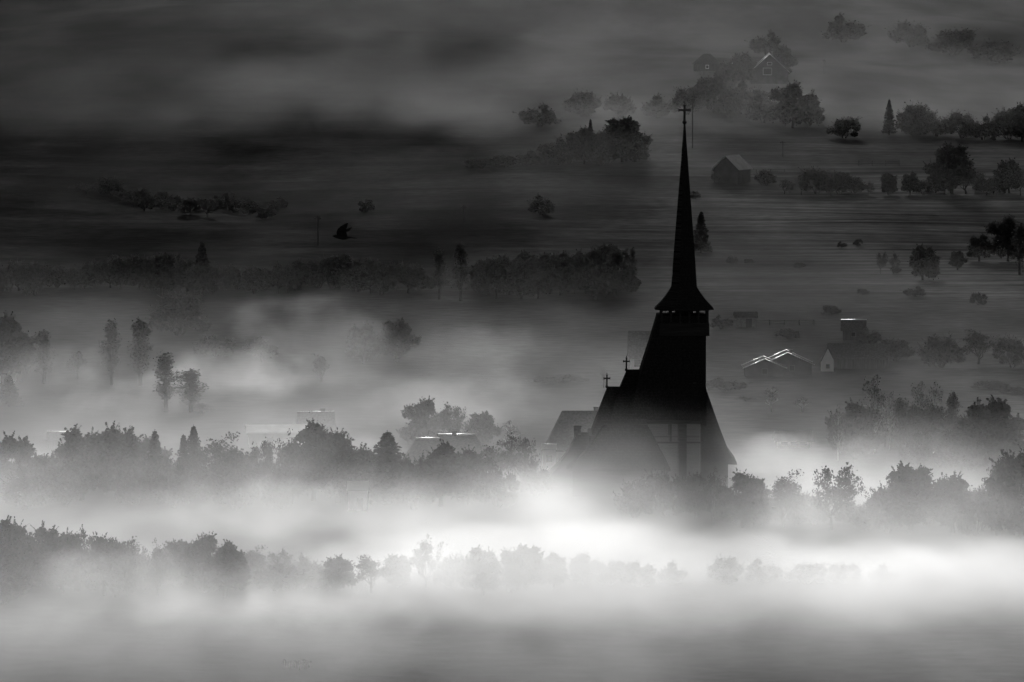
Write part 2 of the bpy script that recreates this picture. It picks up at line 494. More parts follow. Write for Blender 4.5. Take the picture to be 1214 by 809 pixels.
# neighbours of the church
house('village_house', 'grey house with hipped tiled roof and chimney just behind the church', 'house', on_ground(704, 842), 14.2, 9, 2.6, 5.2,
      hipped=2.6, chimney=[(0.35, 0.6, 0.6)], windows=[(-2, 1.7, 1, 1.3), (1.5, 1.7, 1, 1.3)], door=(3.6, 1.0, 2.1))
house('village_house', 'house among the trees with a sunlit metal ridge, lower left wing', 'house', on_ground(507, 818), 6.6, 6.5, 2.7, 3.0,
      rz=R(3), hipped=2.0, cap=0.17, windows=[(0, 1.8, 1, 1.2)], door=(1.4, 0.95, 2.1))
house('village_house', 'taller house wing with a sunlit ridge and chimney beside the round tree', 'house', on_ground(541, 824), 9.4, 7, 2.8, 2.9,
      rz=R(-3), hipped=2.4, cap=0.17, chimney=[(-0.3, 0.0, 0.7)], windows=[(-1, 1.9, 1, 1.2), (1.3, 1.9, 1, 1.2)])
house('long_barn', 'long low barn with a pale metal roof standing in the fog', 'barn', on_ground(333, 868), 10.5, 8, 2.4, 0.8, rz=R(4), roof=M_PALE, wall=M_WALL,
      windows=[(-2, 1.2, 1, 0.8), (2, 1.2, 1, 0.8)])
house('shed', 'small whitewashed shed in thick fog below the church, near the fruit trees', 'shed', on_ground(494, 786), 3.0, 2.4, 1.6, 0.7, over=0.12, wall=M_WHITE, roof=M_PALE, door=(0, 0.8, 1.7))
house('shed', 'pale narrow shed lost in fog above the lowest tree row', 'shed', on_ground(424, 772), 2.8, 3.0, 3.0, 1.0, over=0.15, wall=M_WHITE, roof=M_PALE, door=(0.3, 0.8, 1.8))
house('outbuilding', 'white outbuilding with flat lit eave beside the grey hipped house', 'shed', on_ground(651, 830), 2.0, 3.5, 3.2, 0.5, over=0.2, wall=M_WHITE, roof=M_PALE, cap=0.04, windows=[(0, 1.8, 0.6, 0.8)])
house('village_house', 'pale walled house half hidden behind the steep church tower', 'house', on_ground(768, 1010), 6.5, 7, 3.2, 4.2, wall=M_WHITE,
      windows=[(-2, 1.8, 1, 1.2)], chimney=[(1.5, 0.4, 0.5)])
# village on the far side of the fog, right of the tower
house('farm_house', 'low farmhouse whose two roof edges catch the sun in a peak', 'house', on_ground(906, 1000), 5.5, 7.2, 1.7, 1.5, rz=R(-90), verge=0.08, wall=M_PLANK, windows=[('g', 0, 1.0, 0.9, 0.9)])
house('farm_house', 'larger farmhouse with a long glinting stepped roof edge', 'house', on_ground(933, 1005), 5.5, 9.0, 1.9, 2.1, rz=R(-90), verge=0.08, chimney=[(0.5, 0.7, 0.4)], wall=M_PLANK, windows=[('g', 0.8, 1.2, 0.9, 0.9)])
house('cottage', 'small far cottage with one bright glint on its ridge', 'house', on_ground(1012, 1085), 4.2, 5, 2.2, 1.6, cap=0.09, rz=R(-5), wall=M_PLANK, windows=[(0, 1.2, 0.8, 0.8)])
house('hay_barn', 'long dark barn with a pale pointed gable end', 'barn', on_ground(1018, 1018), 11, 6.0, 2.2, 2.2, rz=R(-12), wall=M_PLANK, door=(1, 2.2, 2.4))
house('hut', 'narrow pale hut with steep roof at the end of the long barn', 'hut', on_ground(981, 1010), 2.0, 2.2, 2.2, 2.2, rz=R(-88), wall=M_WHITE, roof=M_TILE, over=0.15, windows=[('g', 0, 1.0, 0.5, 0.6)])
house('storage_shed', 'small low shed with a shallow roof at the foot of the terraces beside the tower', 'shed', on_ground(884, 1118), 4.0, 3.0, 2.3, 0.7, wall=M_BRICK, roof=M_TILE, door=(0.6, 1.2, 1.8))
house('greenhouse', 'long low white greenhouse in fog below the small autumn trees', 'greenhouse', on_ground(941, 866), 5.2, 3.4, 1.3, 1.1, wall=M_WHITE, roof=M_PALE, windows=[(-1.5, 0.8, 0.9, 0.6), (0, 0.8, 0.9, 0.6), (1.5, 0.8, 0.9, 0.6)])
house('barn', 'dark plank barn on the hillside with one sunlit roof slope', 'barn', ground_at(868, 216), 8.5, 8.0, 4.2, 3.6, rz=R(62), wall=M_PLANK, roof=M_PALE, door=(0, 2.4, 2.8))
house('hill_house', 'high house on the foggy hillside with a lit attic window', 'house', ground_at(912, 98), 13, 14, 4.2, 6.5, rz=R(-92), wall=M_PLANK, verge=0.05, windows=[('g', 0.0, 7.2, 1.6, 0.9), ('g', -0.8, 4.3, 3.0, 2.4)], door=(2, 1.2, 2.2), chimney=[(2, 1.0, 0.8)])
house('hill_house', 'small hillside house with a pyramid roof, beside the high house', 'house', ground_at(838, 84), 10, 9, 3.0, 3.4, hipped=4.2, roof=M_TILE, wall=M_PLANK, windows=[(0, 1.6, 1, 1.2)])
house('woodshed', 'tiny shed with glinting roof edge below the high house', 'shed', ground_at(909, 130), 4.0, 4.5, 2.0, 2.4, rz=R(-85), wall=M_PLANK, verge=0.06, door=(0, 1.0, 1.7))
house('woodshed', 'low hut with a glinting roof edge left of the high house', 'shed', ground_at(876, 82), 4.2, 5.0, 2.0, 2.2, rz=R(-95), wall=M_PLANK, verge=0.06, door=(0, 1.0, 1.7))
house('farm_house', 'little house cut by the frame edge with a bright ridge in fog', 'house', on_ground(3, 985), 4.6, 6, 2.6, 1.8, rz=R(2), cap=0.07, windows=[(0.5, 1.4, 0.9, 0.9)])
house('wood_store', 'low roof with a thin bright ridge left of the twin round trees', 'shed', on_ground(72, 862), 3.6, 3.0, 1.6, 0.9, rz=R(-3), cap=0.09, wall=M_PLANK, door=(0, 0.9, 1.4))
house('cottage', 'cottage with a pale ridge deep in the bright fog plume', 'house', on_ground(374, 886), 5.2, 5, 1.9, 1.8, rz=R(6), roof=M_TILE, wall=M_PLANK, cap=0.025, windows=[(0, 1.5, 0.9, 1)], chimney=[(1.2, 0.3, 0.5)])

# ------------------------------------------------------------------ poles and fences
def pole(label, px, top_py, base_py, arm=True):
    p = ground_at(px, base_py)
    h = pix(px, top_py, p.y).z - p.z
    t = empty('utility_pole', p)
    tag(t, label, 'pole', 'wooden utility poles in the fields')
    MB().tube([(0,0,-0.5),(0,0,h*0.5),(0,0,h)], [0.17, 0.15, 0.12], 8).obj('pole', M_PLANK, t)
    if arm:
        ca = MB().box(-0.9, 0.9, -0.06, 0.06, h-0.75, h-0.6).obj('cross_arm', M_PLANK, t)
        for x in (-0.75, 0.75):
            MB().tube([(x,0,h-0.6),(x,0,h-0.45),(x,0,h-0.38)], [0.05, 0.07, 0.03], 6).obj('insulator', M_FRAME, ca)
pole('thin pole near the flying bird, on the dark slope', 377, 256, 293)
pole('lone thin pole between the bird and the spire', 550, 243, 262)
pole('short thick pole on the hillside above the plank barn', 928, 167, 186)
pole('tall thin pole close beside the spire tip', 821, 118, 176)
pole('pole standing high beside the lit window house', 977, 70, 88)

def fence(label, px0, px1, py, hgt, step, mat):
    a, b = ground_at(px0, py), ground_at(px1, py)
    t = empty('field_fence', a); tag(t, label, 'fence')
    n = max(2, int((b - a).length / step))
    pts = []
    for i in range(n + 1):
        q = a.lerp(b, i / n); q.z = terrain(q.x, q.y); pts.append(q - a)
    for q in pts:
        MB().box(q.x-0.08, q.x+0.08, q.y-0.08, q.y+0.08, q.z-0.3, q.z+hgt).obj('fence_post', mat, t)
    for f in (0.45, 0.85):
        MB().tube([(q.x, q.y-0.12, q.z+hgt*f) for q in pts], [0.05]*len(pts), 5).obj('rail', mat, t)
fence('post and rail fence along the dark tree line on the hill', 1018, 1066, 197, 1.7, 4.0, M_PLANK)
fence('low rail fence along the foot of the terraced field', 860, 965, 386, 1.2, 3.0, M_PLANK)
fence('weathered rail fence climbing beside the lone hill barn', 880, 930, 206, 1.3, 4.0, M_PLANK)

# ------------------------------------------------------------------ trees
def leaf_quads(mb, rng, pts, size):
    for p in pts:
        s = size * rng.uniform(0.6, 1.35)
        n = Vector((rng.gauss(0,1), rng.gauss(0,1), rng.gauss(0,1) + 0.3)).normalized()
        a = n.orthogonal().normalized(); a.rotate(Matrix.Rotation(rng.uniform(0, 6.28), 3, n)); b = n.cross(a)
        k = len(mb.v)
        mb.v += [p - a*s*0.6, p - b*s*0.34, p + a*s*0.6, p + b*s*0.34]
        mb.f.append((k, k+1, k+2, k+3))

def limb(mb, rng, p0, d, L, r, depth, tips, bend=0.25, up=0.25, split=3, spread=0.7, shrink=0.66):
    """A tapering bent branch that divides; collects the twig tips."""
    pts, rads = [p0], [r]
    n = 3
    for i in range(n):
        d = (d + Vector((rng.gauss(0, bend), rng.gauss(0, bend), rng.gauss(0, bend) + up * 0.3))).normalized()
        pts.append(pts[-1] + d * L / n); rads.append(r * (1 - 0.45 * (i+1) / n))
    mb.tube(pts, rads, 5 if depth > 1 else 3)
    if depth == 0:
        tips.append((pts[-1], d)); return
    for k in range(split):
        i = rng.choice([1, 2, 3, 3])
        ax = Vector((rng.gauss(0,1), rng.gauss(0,1), rng.gauss(0,1)*0.5 + up)).normalized()
        limb(mb, rng, pts[i], (d + ax * spread).normalized(), L * shrink * rng.uniform(0.75, 1.2), rads[i] * 0.62, depth - 1, tips, bend, up, split, spread, shrink)

PROTO = {}
def proto(kind, var, seed):
    """Crown and trunk meshes of one tree, about 10 m tall, about 8 m wide (see SIZE)."""
    rng = random.Random(seed)
    cr, tr = MB(), MB()
    leaf = M_LEAF
    if kind == 'broad':
        tips = []
        tr.tube([(0,0,-0.5),(0.05,0,1.2),(0.1,0.05,2.6)], [0.34, 0.27, 0.22], 8)
        for k in range(6):
            a = k * 1.047 + rng.uniform(-.4, .4)
            limb(tr, rng, Vector((0.08, 0.03, 1.6 + 0.2*k)), Vector((math.cos(a), math.sin(a), rng.uniform(0.6, 1.8))).normalized(), 2.6, 0.15, 2, tips)
        lumps = []
        p1, p2 = rng.uniform(0, 6.28), rng.uniform(0, 6.28)
        lob = lambda a: 1 + 0.22*math.sin(2*a + p1) + 0.16*math.sin(3*a + p2)
        for k in range(42):
            a, e = rng.uniform(0, 6.28), rng.uniform(-0.95, 1.0)
            q = rng.uniform(0.55, 1.0)
            hq = math.sqrt(max(0.05, 1 - e*e*(0.85 if e > 0 else 0.35))) * q
            lumps.append((Vector((3.0*hq*math.cos(a)*lob(a), 3.0*hq*math.sin(a)*lob(a), 4.6 + 4.0*e*q*(0.8 + 0.2*lob(2*a)))), rng.uniform(0.75, 1.45)))
        lumps += [(t, rng.uniform(0.5, 0.85)) for t, _ in tips[::6]]
        for c, r in lumps:
            pts = []
            for _ in range(int(230 * r)):
                v = Vector((rng.gauss(0,1), rng.gauss(0,1), rng.gauss(0,1))).normalized() * r * rng.uniform(0.35, 1.08) ** 0.6
                v.z *= 0.8
                pts.append(c + v)
            leaf_quads(cr, rng, pts, 0.38)
            leaf_quads(cr, rng, [c + Vector((rng.gauss(0,.36), rng.gauss(0,.36), rng.gauss(0,.3)))*r for _ in range(int(30*r))], 0.85)
            # sprigs sticking out of the outline
            for _ in range(5):
                d = Vector((rng.gauss(0,1), rng.gauss(0,1), rng.gauss(0,1) + 0.9)).normalized()
                leaf_quads(cr, rng, [c + d * r * (0.9 + 0.13 * j) for j in range(6)], 0.34)
    elif kind == 'loose':     # irregular fruit or ash tree, gaps in the crown
        tips = []
        tr.tube([(0,0,-0.5),(0.0,0.1,1.0),(0.15,0.05,2.2)], [0.28, 0.22, 0.18], 7)
        for k in range(6):
            a = k * 1.047 + rng.uniform(-.5, .5)
            limb(tr, rng, Vector((0.08, 0.05, 1.2 + 0.25*k)), Vector((math.cos(a), math.sin(a), rng.uniform(0.5, 2.2))).normalized(), 3.3, 0.13, 3, tips, up=0.35)
        for t, d in tips:
            if rng.random() < 0.12: continue
            pts = [t + Vector((rng.gauss(0,.42), rng.gauss(0,.42), rng.gauss(0,.36))) + d*rng.uniform(-.5,.3) for _ in range(16)]
            leaf_quads(cr, rng, pts, 0.40)
    elif kind == 'airy':      # birch-like, few leaves
        tips = []
        tr.tube([(0,0,-0.5),(0.1,0,3),(0.0,0.1,6),(0.1,0,9.3)], [0.17, 0.13, 0.09, 0.03], 7)
        for k in range(18):
            z = 2.4 + k * 0.37
            a = k * 2.4 + rng.uniform(-.5,.5)
            limb(tr, rng, Vector((0.05,0.05,z)), Vector((math.cos(a), math.sin(a), 1.3)).normalized(), 2.3*(1-0.55*(z-2.4)/7), 0.05, 2, tips, up=0.3, split=2)
        for t, d in tips:
            pts = [t + Vector((rng.gauss(0,.28), rng.gauss(0,.28), rng.gauss(0,.35)-.1)) for _ in range(9)]
            leaf_quads(cr, rng, pts, 0.26)
        leaf = M_DRY
    elif kind == 'poplar':    # tall, upright feathery plumes
        tips = []
        tr.tube([(0,0,-0.5),(0.05,0,4),(0,0.05,7),(0.05,0,9.6)], [0.26, 0.2, 0.12, 0.03], 7)
        for k in range(34):
            z = 1.2 + k * 0.243
            a = k * 2.4
            limb(tr, rng, Vector((0.02,0.02,z)), Vector((math.cos(a), math.sin(a), 2.2)).normalized(), rng.uniform(1.3, 2.1)*(1-0.8*max(0,z-5.0)/4.6), 0.05, 1, tips, up=0.7, split=3, spread=0.5)
        for t, d in tips:
            pts = [t + d*rng.uniform(-.7,.45) + Vector((rng.gauss(0,.24), rng.gauss(0,.24), rng.gauss(0,.36))) for _ in range(17)]
            leaf_quads(cr, rng, pts, 0.32)
    elif kind == 'conifer':
        tr.tube([(0,0,-0.5),(0,0,5),(0,0,9.9)], [0.24, 0.14, 0.02], 7)
        z = 0.9
        while z < 9.8:
            rad = 2.6 * (1 - z/10.1) ** 0.85 + 0.1
            nb = 9 if z < 7 else 6
            for k in range(nb):
                a = k*6.283/nb + rng.uniform(-.35,.35); rr = rad*rng.uniform(0.72, 1.1)
                d = Vector((math.cos(a), math.sin(a), 0)); side = Vector((-d.y, d.x, 0))
                m = max(3, int(rr*7))
                for j in range(m):
                    q = (j+1)/m
                    p = Vector((0,0,z)) + d*rr*q + Vector((0,0,-0.35*rr*q + 0.22*rr*q*q))
                    leaf_quads(cr, rng, [p + side*rng.uniform(-1,1)*0.38*rr*(1-q*0.75) + Vector((0,0,rng.gauss(0,.07))) for _ in range(3)], 0.34)
            z += 0.42 if z < 7 else 0.3
        leaf_quads(cr, rng, [Vector((0,0,9.3+0.12*i)) for i in range(7)], 0.2)
        leaf = M_NEEDLE
    elif kind == 'bare':
        tips = []
        tr.tube([(0,0,-0.5),(0.1,0,2),(0.0,0.1,4.5)], [0.3, 0.24, 0.16], 7)
        for k in range(9):
            z = 2.0 + k*0.33; a = k*2.4
            limb(tr, rng, Vector((0.03,0.03,z)), Vector((math.cos(a)*.8, math.sin(a)*.8, 1.5)).normalized(), 3.0, 0.1, 3, tips, up=0.5, split=3)
        for t, d in tips[::2]:
            leaf_quads(cr, rng, [t + Vector((rng.gauss(0,.15), rng.gauss(0,.15), rng.gauss(0,.15))) for _ in range(3)], 0.18)
    elif kind == 'shrub':
        tips = []
        for k in range(7):
            a = k*0.9
            limb(tr, rng, Vector((0.3*math.cos(a), 0.3*math.sin(a), -0.3)), Vector((math.cos(a)*.7, math.sin(a)*.7, rng.uniform(.9,1.8))).normalized(), 3.2, 0.1, 2, tips, up=0.35)
        for k in range(20):
            a = rng.uniform(0, 6.28); q = rng.uniform(0.1, 1) ** 0.6
            c = Vector((3.6*q*math.cos(a), 3.6*q*math.sin(a), rng.uniform(1.2, 6.6)*(1-0.45*q*q)+0.6)); r = rng.uniform(0.9, 1.6)
            pts = [c + Vector((rng.gauss(0,1), rng.gauss(0,1), rng.gauss(0,1)*.85)).normalized()*r*rng.uniform(.3,1.05)**.6 for _ in range(int(170*r))]
            leaf_quads(cr, rng, pts, 0.40)
            leaf_quads(cr, rng, [c + Vector((rng.gauss(0,.36), rng.gauss(0,.36), rng.gauss(0,.3)))*r for _ in range(int(30*r))], 0.9)
            for _ in range(5):
                d = Vector((rng.gauss(0,.7), rng.gauss(0,.7), rng.uniform(.4,1.3))).normalized()
                leaf_quads(cr, rng, [c + d*r*(0.9+0.16*j) for j in range(7)], 0.32)
    zs = [v.z for v in cr.v] ; top = max(zs)
    rs = sorted(math.hypot(v.x, v.y) for v in cr.v); rad = rs[int(len(rs)*0.975)]
    cm = bpy.data.meshes.new('crown'); cm.from_pydata([tuple(v) for v in cr.v], [], cr.f); cm.materials.append(leaf)
    tm = bpy.data.meshes.new('trunk'); tm.from_pydata([tuple(v) for v in tr.v], [], tr.f); tm.materials.append(M_BIRCH if kind == 'airy' else M_BARK)
    for p in tm.polygons: p.use_smooth = True
    return cm, tm, top, rad * 2

VARIANTS = {'broad': 3, 'loose': 3, 'airy': 2, 'poplar': 2, 'conifer': 2, 'bare': 1, 'shrub': 3}
NAMES = {'broad': 'leafy_tree', 'loose': 'fruit_tree', 'airy': 'birch_tree', 'poplar': 'poplar_tree', 'conifer': 'spruce_tree', 'bare': 'bare_tree', 'shrub': 'bush'}
for ki, (kind, nv) in enumerate(VARIANTS.items()):
    for v in range(nv): PROTO[kind, v] = proto(kind, v, 100*ki + 7*v + 3)

TRNG = random.Random(5)
COUNT = {}
def tree(kind, px, top_py, w_px, base, label, group, at_d=None, sink=0.0):
    """One tree: crown top at photograph pixel (px, top_py), w_px wide; base = row of its foot in the photograph (or depth at_d)."""
    if at_d:
        for a, b, k in ((690, 716, -20), (760, 775, -24), (775.1, 816, -16), (835, 846, -20), (875, 899, -34), (900, 970, 22), (1050, 1130, -30), (1220, 1300, -42)):
            if a <= at_d <= b:
                at_d += k
                break
    g = on_ground(px, at_d) if at_d else ground_at(px, base)
    h = max(1.0, pix(px, top_py, g.y).z - g.z)
    w = w_px / F_PX * g.y
    if at_d and at_d < 690: h *= 0.88
    w = max(w, h * {'broad': 0.85, 'loose': 0.7, 'shrub': 0.9}.get(kind, 0.0))
    c = COUNT.get(kind, 0); COUNT[kind] = c + 1
    mk = 'shrub' if kind == 'broad' and w > 1.05 * h else kind
    cm, tm, th, tw = PROTO[mk, c % VARIANTS[mk]]
    cat = 'bush' if kind == 'shrub' else 'tree'
    t = empty(NAMES[kind], g, TRNG.uniform(0, 6.28), (w/tw, w/tw, h/th))
    tag(t, label, cat, group)
    for nm, me in (('crown', cm), ('trunk' if kind != 'shrub' else 'stem', tm)):
        o = bpy.data.objects.new(nm, me); COL.objects.link(o); o.parent = t
    return t

GA = 'leafy trees of the lowest foggy row'
LA = 'small leafy tree of the lowest row, merging with its neighbours in fog'
for px, ty, w in [(38,606,40),(66,612,36),(120,620,36),(150,624,34),(185,628,40),(213,630,34),(268,630,38),(296,640,34),(328,645,40),(357,648,36),(400,650,42),(440,649,40),(470,650,34),
                  (535,645,38),(572,637,34),(600,641,36),(626,636,34),(655,647,34),(690,648,34),(725,655,36),(760,658,38),(800,660,36)]:
    tree(TRNG.choice(['broad','loose','shrub','broad']), px + TRNG.uniform(-3,3), ty, w*1.15, 0, LA, GA, at_d=698 + TRNG.uniform(-7,7))
tree('broad', 12, 598, 46, 0, 'tallest tree of the lowest row, cut by the frame edge', GA, at_d=700)
tree('loose', 92, 613, 40, 0, 'open crowned tree with a forked top in the lowest row', GA, at_d=697)
tree('broad', 244, 619, 44, 0, 'square topped tree rising above the lowest foggy row', GA, at_d=699)
tree('loose', 505, 624, 58, 0, 'star shaped solitary tree rising above the lowest row, below the church', GA, at_d=700)
tree('shrub', 3, 650, 60, 0, 'dark bush at the frame edge under the tallest lowest row tree', 'bushes in the low fog', at_d=665)
GB0 = 'trees just showing through the thick near fog'
for px, ty, w in [(860,652,46),(905,655,44),(958,660,50),(1003,660,44),(1048,664,40)]:
    tree('broad', px, ty, w, 0, 'tree almost lost in the brightest fog below the church', GB0, at_d=705)
for k in range(6):
    tree('airy', 336 + 6*k, 779 + (k*7) % 4, 11, 0, 'thin pale sapling in a little stand by the bottom fog', 'stand of pale saplings', at_d=606 + (k % 3))

# middle row, in front of and beside the church
GM = 'trees of the middle row beside the church'
for kind, px, ty, w, d, lab in [
    ('broad', 16, 510, 58, 800, 'rounded grey tree at the left end of the middle row'),
    ('broad', 50, 536, 40, 795, 'low round tree filling the gap beside the left end tree'),
    ('broad', 96, 502, 66, 806, 'left one of the twin big round trees in the middle row'),
    ('broad', 138, 498, 74, 802, 'right one of the twin big round trees, spiky on top'),
    ('broad', 174, 515, 36, 812, 'slim round tree leaning on the twin round trees'),
    ('conifer', 183, 509, 36, 800, 'thin spruce tip just right of the twin round trees'),
    ('conifer', 229, 503, 38, 806, 'taller one of two slender spruces standing side by side'),
    ('conifer', 217, 514, 30, 803, 'shorter one of two slender spruces standing side by side'),
    ('shrub', 203, 532, 34, 800, 'low hedge bush below the two slender spruces'),
    ('loose', 262, 510, 44, 795, 'dark clumpy tree right of the two spruces'),
    ('shrub', 243, 528, 30, 800, 'bush between the slender spruces and the clumpy tree'),
    ('shrub', 288, 528, 32, 798, 'bush in the dip beside the clumpy dark tree'),
    ('loose', 316, 516, 36, 800, 'pointed leafy tree in front of the pale long barn'),
    ('loose', 346, 508, 52, 796, 'open leafy tree beside the tree with bare top twigs'),
    ('broad', 371, 496, 46, 800, 'tall leafy tree under the bare top twigs'),
    ('bare', 373, 486, 30, 802, 'bare twiggy tree poking out of a leafy crown'),
    ('broad', 400, 505, 52, 797, 'bushy tree right of the bare top twigs'),
    ('broad', 428, 528, 38, 797, 'low tree between the bushy tree and the triangular fir'),
    ('conifer', 459, 510, 74, 796, 'broad triangular fir standing alone in the middle row'),
    ('shrub', 488, 533, 34, 796, 'low bush right of the triangular fir'),
    ('broad', 522, 521, 62, 792, 'rounded tree in front of the sunlit ridge house'),
    ('broad', 556, 528, 44, 795, 'low tree hiding the wall of the sunlit ridge house'),
    ('broad', 571, 486, 40, 862, 'round topped tree behind the sunlit ridges'),
    ('loose', 586, 520, 46, 808, 'sparse bright edged tree between ridge house and the church'),
    ('loose', 619, 512, 54, 812, 'open branched tree left of the hipped grey house'),
    ('airy', 606, 498, 34, 850, 'pale feathery tree behind the open branched tree'),
    ('shrub', 636, 540, 34, 806, 'bush at the foot of the white outbuilding'),
    ('shrub', 752, 562, 40, 776, 'bush in front of the low church roof'),
    ('shrub', 788, 552, 52, 778, 'dark bush hiding the foot of the church porch'),
    ('broad', 826, 558, 40, 777, 'low tree under the church porch pillar'),
    ('loose', 846, 553, 30, 775, 'small tree at the eave of the western church slope')]:
    tree(kind, px, ty, w, 0, lab, GM, at_d=d)
GR = 'trees of the row right of the church'
for kind, px, ty, w, d, lab in [
    ('broad', 881, 555, 50, 772, 'first round tree right of the western church slope'),
    ('loose', 930, 556, 48, 772, 'leafy tree with two small tops, second right of the church'),
    ('loose', 987, 547, 74, 770, 'wide spreading tree, third right of the church'),
    ('shrub', 1030, 586, 36, 768, 'low bush in the bright gap of the right row'),
    ('broad', 1080, 546, 70, 768, 'large dense tree right of the bright gap'),
    ('shrub', 1052, 570, 40, 766, 'bush leaning on the large dense tree by the gap'),
    ('broad', 1131, 557, 48, 766, 'round lower tree beside the large dense tree'),
    ('loose', 1184, 540, 60, 764, 'tall ragged tree near the right frame edge'),
    ('broad', 1212, 524, 46, 762, 'darkest tree cut by the right frame edge'),
    ('shrub', 1160, 572, 44, 763, 'bush between the round lower tree and the ragged tree')]:
    tree(kind, px, ty, w, 0, lab, GR, at_d=d)
GD = 'trees standing behind the right row'
for kind, px, ty, w, d, lab in [
    ('broad', 1178, 468, 84, 838, 'big very dark round tree by the right frame edge'),
    ('broad', 1142, 492, 44, 842, 'shoulder tree left of the big very dark round tree'),
    ('broad', 1014, 472, 42, 880, 'dark rounded tree at the left of the hazy grove'),
    ('airy', 994, 478, 24, 878, 'thin upright tree at the grove edge'),
    ('airy', 1038, 444, 42, 890, 'tall airy tree with see-through crown over the grove'),
    ('poplar', 1068, 468, 28, 885, 'narrow tree in the middle of the hazy grove'),
    ('loose', 1084, 472, 32, 883, 'spiky tree in the hazy grove, right of its narrow tree'),
    ('airy', 1108, 450, 38, 890, 'second tall airy tree over the hazy grove'),
    ('poplar', 1130, 462, 26, 892, 'slim tree between the airy trees and the dark round tree'),
    ('broad', 1102, 478, 36, 884, 'rounded low tree under the second airy tree'),
    ('loose', 1090, 507, 44, 838, 'pale hazy tree standing in front of the grove'),
    ('airy', 915, 458, 30, 905, 'solitary feathery tree right of the church'),
    ('airy', 951, 470, 24, 905, 'faint thin tree right of the solitary feathery tree'),
    ('loose', 884, 478, 40, 925, 'faint rounded tree beside the western church slope'),
    ('broad', 858, 446, 50, 945, 'blurred tree mass against the tower foot'),
    ('broad', 1175, 450, 46, 950, 'hazy tree behind the big very dark round tree'),
    ('broad', 1205, 458, 40, 940, 'hazy round tree at the frame edge behind the dark tree')]:
    tree(kind, px, ty, w, 0, lab, GD, at_d=d)
for k, (kind, px, ty, w) in enumerate([('broad',1003,484,30),('broad',1028,478,34),('loose',1050,480,36),('broad',1072,484,34),('loose',1094,488,34),('broad',1118,484,36),('broad',1136,492,30),('loose',1155,480,34),('airy',1092,452,30),('airy',1056,460,24)]):
    tree(kind, px, ty, w * 1.15, 0, 'hazy tree packed into the grove behind the right row', 'packed trees of the hazy grove', at_d=858 + 4 * (k % 4))
for px, ty, w in [(905,572,44),(945,578,40),(1015,590,44),(1060,584,50),(1100,570,60),(1150,570,54),(1200,560,60),(870,574,40),(965,580,44)]:
    tree('shrub', px, ty, w * 1.2, 0, 'low bush filling the foot of the right row', 'bushes at the foot of the right row', at_d=752 + (px % 5))
for px, ty, w in [(28,545,50),(75,540,44),(160,540,46),(205,544,40),(280,545,40),(330,546,46),(430,548,44),(490,550,44),(590,550,44)]:
    tree('shrub', px, ty, w * 1.2, 0, 'low bush filling the foot of the middle row', 'bushes at the foot of the middle row', at_d=788 + (px % 7))
for k in range(24):
    px = -8 + 16.5 * k + TRNG.uniform(-4, 4)
    ty = 626 + 32 * min(1, px / 330.0) + TRNG.uniform(-3, 5)
    tree(TRNG.choice(['shrub', 'broad', 'shrub']), px, ty, TRNG.uniform(40, 56), 0, 'low bush filling the foot of the lowest foggy row', 'bushes at the foot of the lowest row', at_d=676 + (k % 5) * 2)
GP = 'tall plumed trees rising from the fog'
for kind, px, ty, w, d, lab in [
    ('poplar', 132, 376, 30, 955, 'narrower of two tall plumed trees side by side'),
    ('poplar', 166, 376, 38, 955, 'wider of two tall plumed trees side by side'),
    ('poplar', 196, 415, 38, 905, 'tall plumed tree at the edge of the bright fog plume'),
    ('poplar', 226, 436, 40, 905, 'paler plumed tree right of the tall one by the plume'),
    ('poplar', 238, 478, 30, 900, 'faintest low plumed tree deep in the fog'),
    ('broad', 4, 368, 32, 960, 'dark rounded tree cut by the frame edge above the fog'),
    ('loose', 24, 384, 28, 962, 'hazy tree right of the dark edge tree'),
    ('poplar', 52, 388, 28, 958, 'short plumed tree, hazy, near the frame edge'),
    ('conifer', 10, 444, 32, 915, 'pale spruce beside the bright ridge at the frame edge'),
    ('loose', 92, 414, 26, 968, 'barely visible tree between plumed trees'),
    ('broad', 212, 338, 70, 1125, 'dark domed tree above the plumed trees'),
    ('broad', 255, 395, 50, 1040, 'faint rounded tree over the bright fog plume'),
    ('loose', 310, 398, 60, 1030, 'blurred wide tree above the bright fog plume'),
    ('loose', 381, 418, 22, 985, 'small round tree beside the plume cottage'),
    ('broad', 664, 444, 76, 985, 'large blurred tree mass behind the hipped house'),
    ('bare', 716, 430, 24, 975, 'little bare tree beside the lower roof cross'),
    ('broad', 505, 468, 40, 895, 'pale blurred tree in the middle of the fog'),
    ('loose', 540, 476, 30, 890, 'pale loose tree right of the blurred one in mid fog'),
    ('broad', 470, 376, 46, 1060, 'faint dark tree in the fog below the poplar pair'),
    ('broad', 430, 380, 34, 1055, 'faint rounded tree left of the one below the poplar pair')]:
    tree(kind, px, ty, w, 0, lab, GP, at_d=d)

